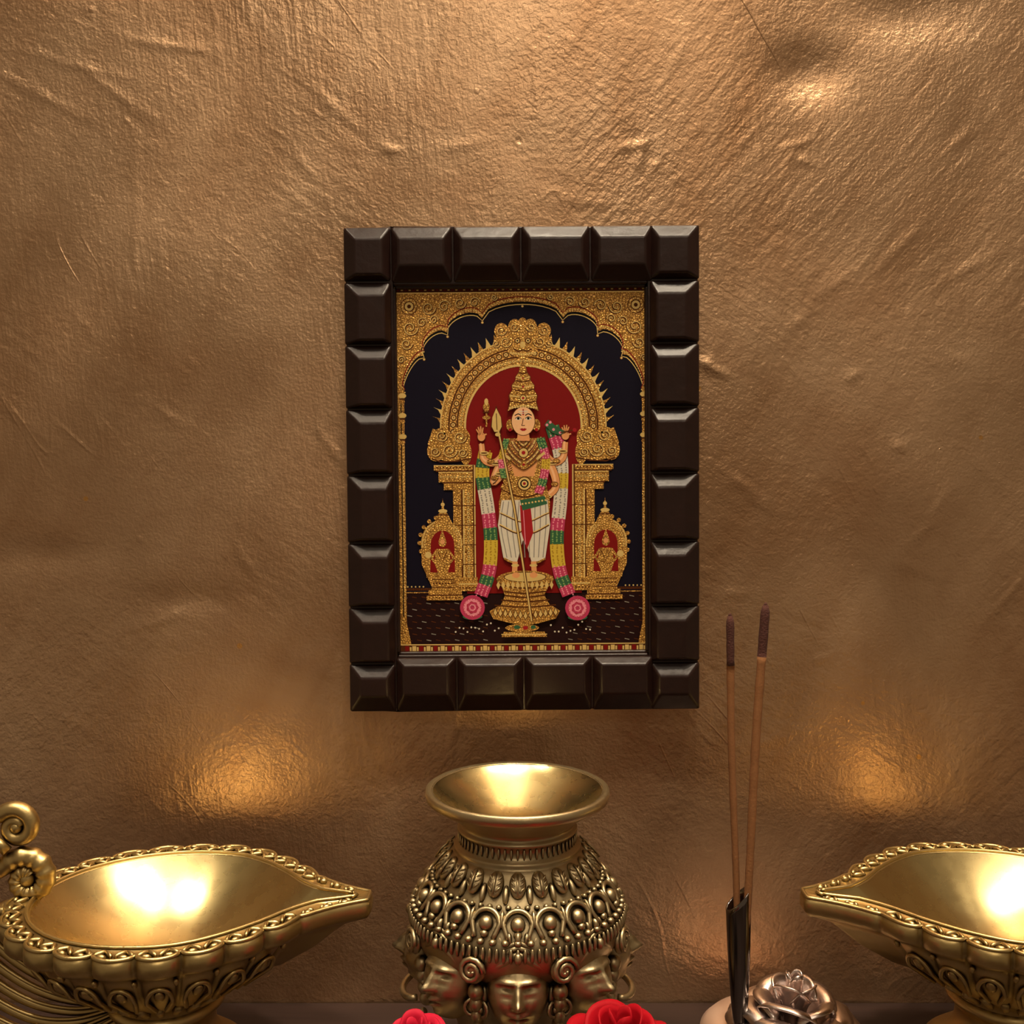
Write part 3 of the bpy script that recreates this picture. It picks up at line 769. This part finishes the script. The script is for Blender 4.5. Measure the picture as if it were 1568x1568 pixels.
# leafy collar, hooded drops, bead cord and ribbed band
NL_=22
for k in range(NL_):
    a=2*pi*k/NL_
    M=fr_(a,.0475,1.0655,.70)
    mb.ell(M,.0052,.0030,.0082,10,8)
    mb.tube([(0,.0030,-.007),(0,.0036,0),(0,.0028,.006)],[.0007,.0009,.0005],6,False,0,M)
    for sg in (-1,1):
        for q in range(3):
            mb.ell(M@Matrix.Translation((sg*.0026,.0020,-.0035+q*.0032))@Matrix.Rotation(sg*.7,4,'Y'),.0007,.0012,.0026,6,4)
    M=fr_(a+pi/NL_,.0500,1.0605,.65)
    mb.ell(M,.0022,.0030,.0060,8,6)
for k in range(60):
    a=2*pi*k/60; mb.ell(fr_(a,.0545,1.0545,.5),.0018,.0024,.0018,6,6)
NA=20
for k in range(NA):
    a=2*pi*k/NA
    petal(fr_(a,.0605,1.0475,.58),.0168,.0175,.0016,.0042)
    mb.ell(fr_(a+pi/NA,.0600,1.0500,.58),.0014,.0026,.0052,6,6)
for k in range(56):
    a=2*pi*k/56; mb.ell(fr_(a,.0670,1.0390,.1),.0024,.0028,.0020,8,6)
for k in range(104):
    a=2*pi*k/104; mb.ell(fr_(a,.0692,1.0320,0),.0014,.0018,.0046,6,6)
NH=8
def face_pt(u,v,a,b,c):
    th=2*pi*u; ph=pi*v
    x=math.sin(ph)*math.sin(th); y=math.sin(ph)*math.cos(th); z=-math.cos(ph)
    X=x*a*(1-.20*max(0,-z)**1.5); Yv=y*b; Zv=z*c
    if y>0:
        f=min(1,y*2.2); g=math.exp; ax=abs(x)
        d=0
        d+=.38*g(-(x/.10)**2)*(g(-((z+.17)/.13)**2)+.55*g(-((z-.05)/.16)**2))
        d+=.16*g(-((ax-.12)/.06)**2-((z+.20)/.07)**2)
        d-=.24*g(-((ax-.36)/.20)**2-((z-.10)/.12)**2)
        d+=.26*g(-((ax-.36)/.17)**2-((z-.07)/.055)**2)
        d-=.08*g(-((ax-.36)/.17)**2-((z-.07)/.012)**2)
        d+=.16*g(-((ax-.36-.0)/.26)**2-((z-.28+.25*(ax-.36)**2)/.035)**2)
        d+=.20*g(-(x/.24)**2)*g(-((z+.43)/.05)**2)
        d+=.19*g(-(x/.19)**2)*g(-((z+.56)/.055)**2)
        d-=.13*g(-(x/.26)**2)*g(-((z+.495)/.022)**2)
        d+=.12*g(-(x/.22)**2-((z+.80)/.12)**2)
        d+=.06*g(-((ax-.5)/.22)**2-((z+.25)/.2)**2)
        Yv+=d*f*b
    return (X,Yv,Zv)
for k in range(NH):
    a=2*pi*k/NH
    tilt=.16
    M=fr_(a,.0525,1.0065,tilt)
    A,B,C=.0195,.0205,.0262
    mb.grid(lambda u,v:face_pt(u,v,A,B,C),72,64,True,0,M)
    for off_,rt in ((0,.0026),(.0040,.0020),(.0070,.0014)):
        U=[]
        for q in range(15):
            t=-1+2*q/14
            U.append((t*(A*1.0+off_*.4),B*.84*math.sqrt(max(0,1-(t*.86)**2))+.001,C*(.44+.48*(1-abs(t)**1.2))+off_*1.0-.0010))
        mb.tube(U,rt,8,False,0,M)
    for q in range(7):
        t=-1+2*q/6
        mb.ell(M@Matrix.Translation((t*.0150,B*.90-abs(t)*.006,C*1.22-abs(t)**2*.006))@Matrix.Rotation(t*.35,4,'Y'),.0019,.0032,.0040,8,6)
    mb.ell(M@Matrix.Translation((0,B*1.02,C*.82)),.0024,.0028,.0036,10,8)
    for sx in (-1,1):
        E=M@Matrix.Translation((sx*A*1.04,.004,-C*.15))@Matrix.Rotation(-sx*.7,4,'Z')
        mb.ell(E,.0034,.003,.0062,10,8)
        mb.tube([(.0045*math.cos(q*pi/6),.002,-.0075+.0045*math.sin(q*pi/6)) for q in range(12)],.0013,6,True,0,E)
        mb.ell(E@Matrix.Translation((0,.003,-.0075)),.0022,.0022,.0022,8,6)
    mb.tube([(A*.9*math.cos(t),B*.35+B*.5*math.sin(t),-C*1.02-.004*math.sin(t)) for t in [pi*q/12 for q in range(13)]],.0022,8,False,0,M)
    M2=fr_(a+pi/NH,.0680,1.0220,.1)
    sp=[(.0080*(1-q/26)*math.cos(q*.55),.004,.0080*(1-q/26)*math.sin(q*.55)) for q in range(24)]
    mb.tube(sp,.0017,6,False,0,M2); mb.ell(M2@Matrix.Translation((0,.001,0)),.0080,.004,.0080,12,8)
    M3=fr_(a+pi/NH,.064,1.007,-.15)
    for q in range(4): mb.ell(M3@Matrix.Translation((0,.001,-.0075*q)),.0050-.0006*q,.005,.0052,10,8)
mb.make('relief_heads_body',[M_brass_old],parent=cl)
cb=MB()
cb.lathe([(r,Z(z)) for r,z in [(.0552,1.1104),(.0540,1.1090),(.0500,1.1055),(.0440,1.1012),(.0380,1.0970),(.0320,1.0930),(.0270,1.0898),(.022,1.0870),(.012,1.0852),(0,1.0850)]],96)
cb.make('polished_cup',[M_brass_bowl],parent=cl)

# ---------------------------------------------------------------- incense holder
ih=empty('incense_holder',(.187,-.076,.9))
M_copper=simple('blush_copper',(.92,.68,.54,1),.36,.7,200,.08,.0004)
M_chrome=simple('dark_chrome',(.24,.22,.21,1),.14,1,60,.1,.0004)
M_silver=simple('antique_silver',(.80,.69,.65,1),.28,1,220,.3,.0005)
mb=MB()
mb.lathe([(0,.0262),(.02,.0260),(.040,.0250),(.049,.0225),(.0535,.018),(.0545,.012),(.052,.006),(.047,.0),(0,0)],64)
mb.make('round_base',[M_copper],parent=ih)
mb=MB()
tx,ty=-.029,-.014
def tb(u,v):
    a=2*pi*u; r=.0040+.0046*v**.8+.0006*math.sin(v*pi)
    ztop=.121+.0080*math.cos(a)
    z=.0250+(ztop-.025)*v
    return (tx+r*math.cos(a)-.002*v,ty+r*math.sin(a)*.9,z)
mb.grid(tb,32,24,True)
def tb2(u,v):
    a=2*pi*u; r=.0074-.0034*v
    return (tx+r*math.cos(a)-.002*(1-v),ty+r*math.sin(a)*.9,(.121+.0080*math.cos(a))-.05*v)
mb.grid(tb2,32,8,True)
mb.grid(lambda u,v:(tx+(.0086*(1-v)+.0074*v)*math.cos(2*pi*u)-.002,ty+(.0086*(1-v)+.0074*v)*math.sin(2*pi*u)*.9,.121+.0080*math.cos(2*pi*u)+.0003*math.sin(pi*v)),32,3,True)
mb.tube(crom([(tx,ty-.004,.034),(tx-.004,ty-.009,.029),(tx+.004,ty-.013,.028),(tx+.010,ty-.009,.029)],6),.0018,8)
mb.ell(Matrix.Translation((tx,ty,.0265)),.0085,.0085,.0030,20,8)
mb.make('stick_tube',[M_chrome],parent=ih)
M_inc=simple('incense_paste',lin('8e5e36'),.9,0,700,.4,.0006,.2)
M_ash=simple('burnt_incense',lin('502c24'),.95,0,900,.8,.0008,.35)
def stick(x0,z0,x1,z1,y,r=.0023):
    mb=MB(); d=Vector((x1-x0,0,z1-z0)); L=d.length; ns=60
    P=[Vector((x0,y,z0))+d*(k/ns) for k in range(ns+1)]
    P=[p+Vector((.0006*math.sin(k*.12),0,0)) for k,p in enumerate(P)]
    cut=int(ns*.88)
    rad=[(.0012 if k<6 else r*(.85+.20*k/ns)*(1+.05*random.uniform(-1,1))) for k in range(ns+1)]
    mb.tube(P[:cut+1],rad[:cut+1],10,False,0)
    mb.tube(P[cut:],[q*1.0 for q in rad[cut:-1]]+[rad[-1]*.6],10,False,1)
    mb.ell(Matrix.Translation(P[-1]),.0013,.0013,.0018,8,6,1)
    mb.make('incense_stick',[M_inc,M_ash],parent=ih)
stick(-.0305,.060,-.0385,.316,-.012,.0026)
stick(-.0290,.060,-.0155,.324,-.017,.0030)

# ---------------------------------------------------------------- roses
def rose(mb,R,H,layers,M=None,curl=.25,mat=0):
    random.seed(int(R*1e5))
    for (np_,rf,hf,op) in layers:
        a0=random.uniform(0,6)
        for k in range(np_):
            ac=a0+2*pi*k/np_+random.uniform(-.15,.15); wd=(pi/np_)*1.45
            hh=H*hf*random.uniform(.95,1.05); rr=R*rf
            def fn(u,v,ac=ac,wd=wd,hh=hh,rr=rr,op=op):
                s=2*u-1
                ed=(1-.28*abs(s)**2.6*v)
                r=rr*(.25+.75*v**.55)*(1+.0*s)+R*curl*op*v**5-rr*.10*abs(s)**2*(1-op)
                z=hh*(v**.9)*ed-R*.32*op*v**6
                wdl=wd*(.55+.45*math.sin(min(1,v*1.1)*pi/2))
                rip=1+.03*math.sin(s*5+ac*3)*v
                aa=ac+s*wdl
                return (r*rip*math.sin(aa),-r*rip*math.cos(aa),z)
            mb.grid(fn,15,12,False,mat,M)
RL=[(3,.16,1.0,0),(3,.28,1.0,.1),(4,.42,.97,.35),(5,.58,.90,.6),(6,.74,.78,.85),(7,.88,.62,1.0),(8,.97,.45,1.0)]
M_red=simple('red_petals',lin('a80a1a'),.6,0,60,.3,.001,.2,spec=.15)
M_pinkred=simple('rose_pink_petals',lin('c01c38'),.6,0,60,.3,.001,.2,spec=.15)
M_leaf=simple('leaf_green',lin('2f4a22'),.5,0,60,.3,.001,.2)
def red_rose(name,loc,R,top,mat):
    e=empty(name,loc); mb=MB()
    H=.050; zb=top-loc[2]-H
    T=Matrix.Translation((0,0,zb)); rose(mb,R,H,RL,T,.22)
    o=mb.make('petals',[mat],parent=e,fixn=False)
    so=o.modifiers.new('s','SOLIDIFY'); so.thickness=.0009
    mb=MB()
    mb.lathe([(0,zb+.012),(.010,zb+.008),(.013,zb),(.008,zb-.008),(.0035,zb-.014),(.003,.0),(0,0)],16)
    for k in range(5):
        a=2*pi*k/5
        mb.grid(lambda u,v:((.006+.030*v)*math.sin(a)+(u-.5)*.014*math.sin(pi*(v*.9+.1))*math.cos(a),-(.006+.030*v)*math.cos(a)+(u-.5)*.014*math.sin(pi*(v*.9+.1))*math.sin(a),zb-.004+.004*v-.012*v*v),5,8)
    mb.make('calyx_and_stem',[M_leaf],parent=e,fixn=False)
red_rose('red_rose',(.058,-.250,.9),.040,1.0280,M_red)
red_rose('red_rose.001',(-.053,-.240,.9),.030,1.0180,M_pinkred)
mb=MB(); TR=Matrix.Translation((.0095,-.010,.0256)); rose(mb,.035,.038,[(3,.18,1.05,0),(4,.36,1.0,.3),(5,.58,.86,.7),(6,.80,.66,1.0),(7,1.0,.42,1.0)],TR,.30)
o=mb.make('silver_rose_petals',[M_silver],parent=ih,fixn=False); so=o.modifiers.new('s','SOLIDIFY'); so.thickness=.0012
mb=MB(); mb.lathe([(0,.012),(.012,.010),(.016,.004),(.014,0),(0,0)],24,0,TR); mb.make('silver_rose_core',[M_silver],parent=ih)

# ---------------------------------------------------------------- lights
def area(name,loc,tgt,size,power,col,shape='DISK',spread=180,size_y=None):
    l=bpy.data.lights.new(name,'AREA'); l.shape=shape; l.size=size; l.energy=power; l.color=col
    if size_y: l.size_y=size_y
    l.spread=math.radians(spread)
    o=bpy.data.objects.new(name,l); o.location=loc
    o.rotation_euler=(Vector(tgt)-Vector(loc)).to_track_quat('-Z','Y').to_euler()
    sc.collection.objects.link(o); return o
WARM=(1.0,.84,.62)
area('ceiling_spot',(-.62,-.52,2.70),(-.23,-.14,1.03),.10,.55,WARM,spread=36)  # added narrow beam: strengthens the left bowl's glow on the wall
area('added_bowl_spot.001',(.10,-.52,2.70),(-.06,-.14,1.05),.10,.55,WARM,spread=36)  # extra narrow beam, added to feed the bowl and cup reflections
area('added_bowl_spot.002',(.14,-.52,2.70),(.24,-.14,1.03),.10,.35,WARM,spread=36)  # extra narrow beam toward the right bowl, added for its wall glow
area('ceiling_spot.003',(.50,-.38,2.70),(.25,-.08,1.2),.12,9.5,WARM)
area('ceiling_spot.004',(.00,-.38,2.70),(.0,-.08,1.2),.12,4.6,WARM)
area('added_soft_fill',(.15,-.85,2.74),(.1,-.5,.9),1.5,4.5,(1,.83,.62),shape='RECTANGLE',size_y=.5)  # unseen fill light, added to pale the bowls and soften the wall
area('room_ceiling_light',(.1,-1.9,2.7),(0,-.2,1.2),.7,6.5,(1,.84,.64))
w=bpy.data.worlds.new('room_world'); sc.world=w; w.use_nodes=True
w.node_tree.nodes['Background'].inputs[0].default_value=(.57,.40,.245,1); w.node_tree.nodes['Background'].inputs[1].default_value=.30

# ---------------------------------------------------------------- camera
cam=bpy.data.cameras.new('camera'); co=bpy.data.objects.new('camera',cam); sc.collection.objects.link(co)
co.location=(0,-.786,1.315); co.rotation_euler=(math.radians(90-2.3),0,0)
cam.lens=36.1; cam.sensor_width=36; cam.clip_start=.01
sc.camera=co
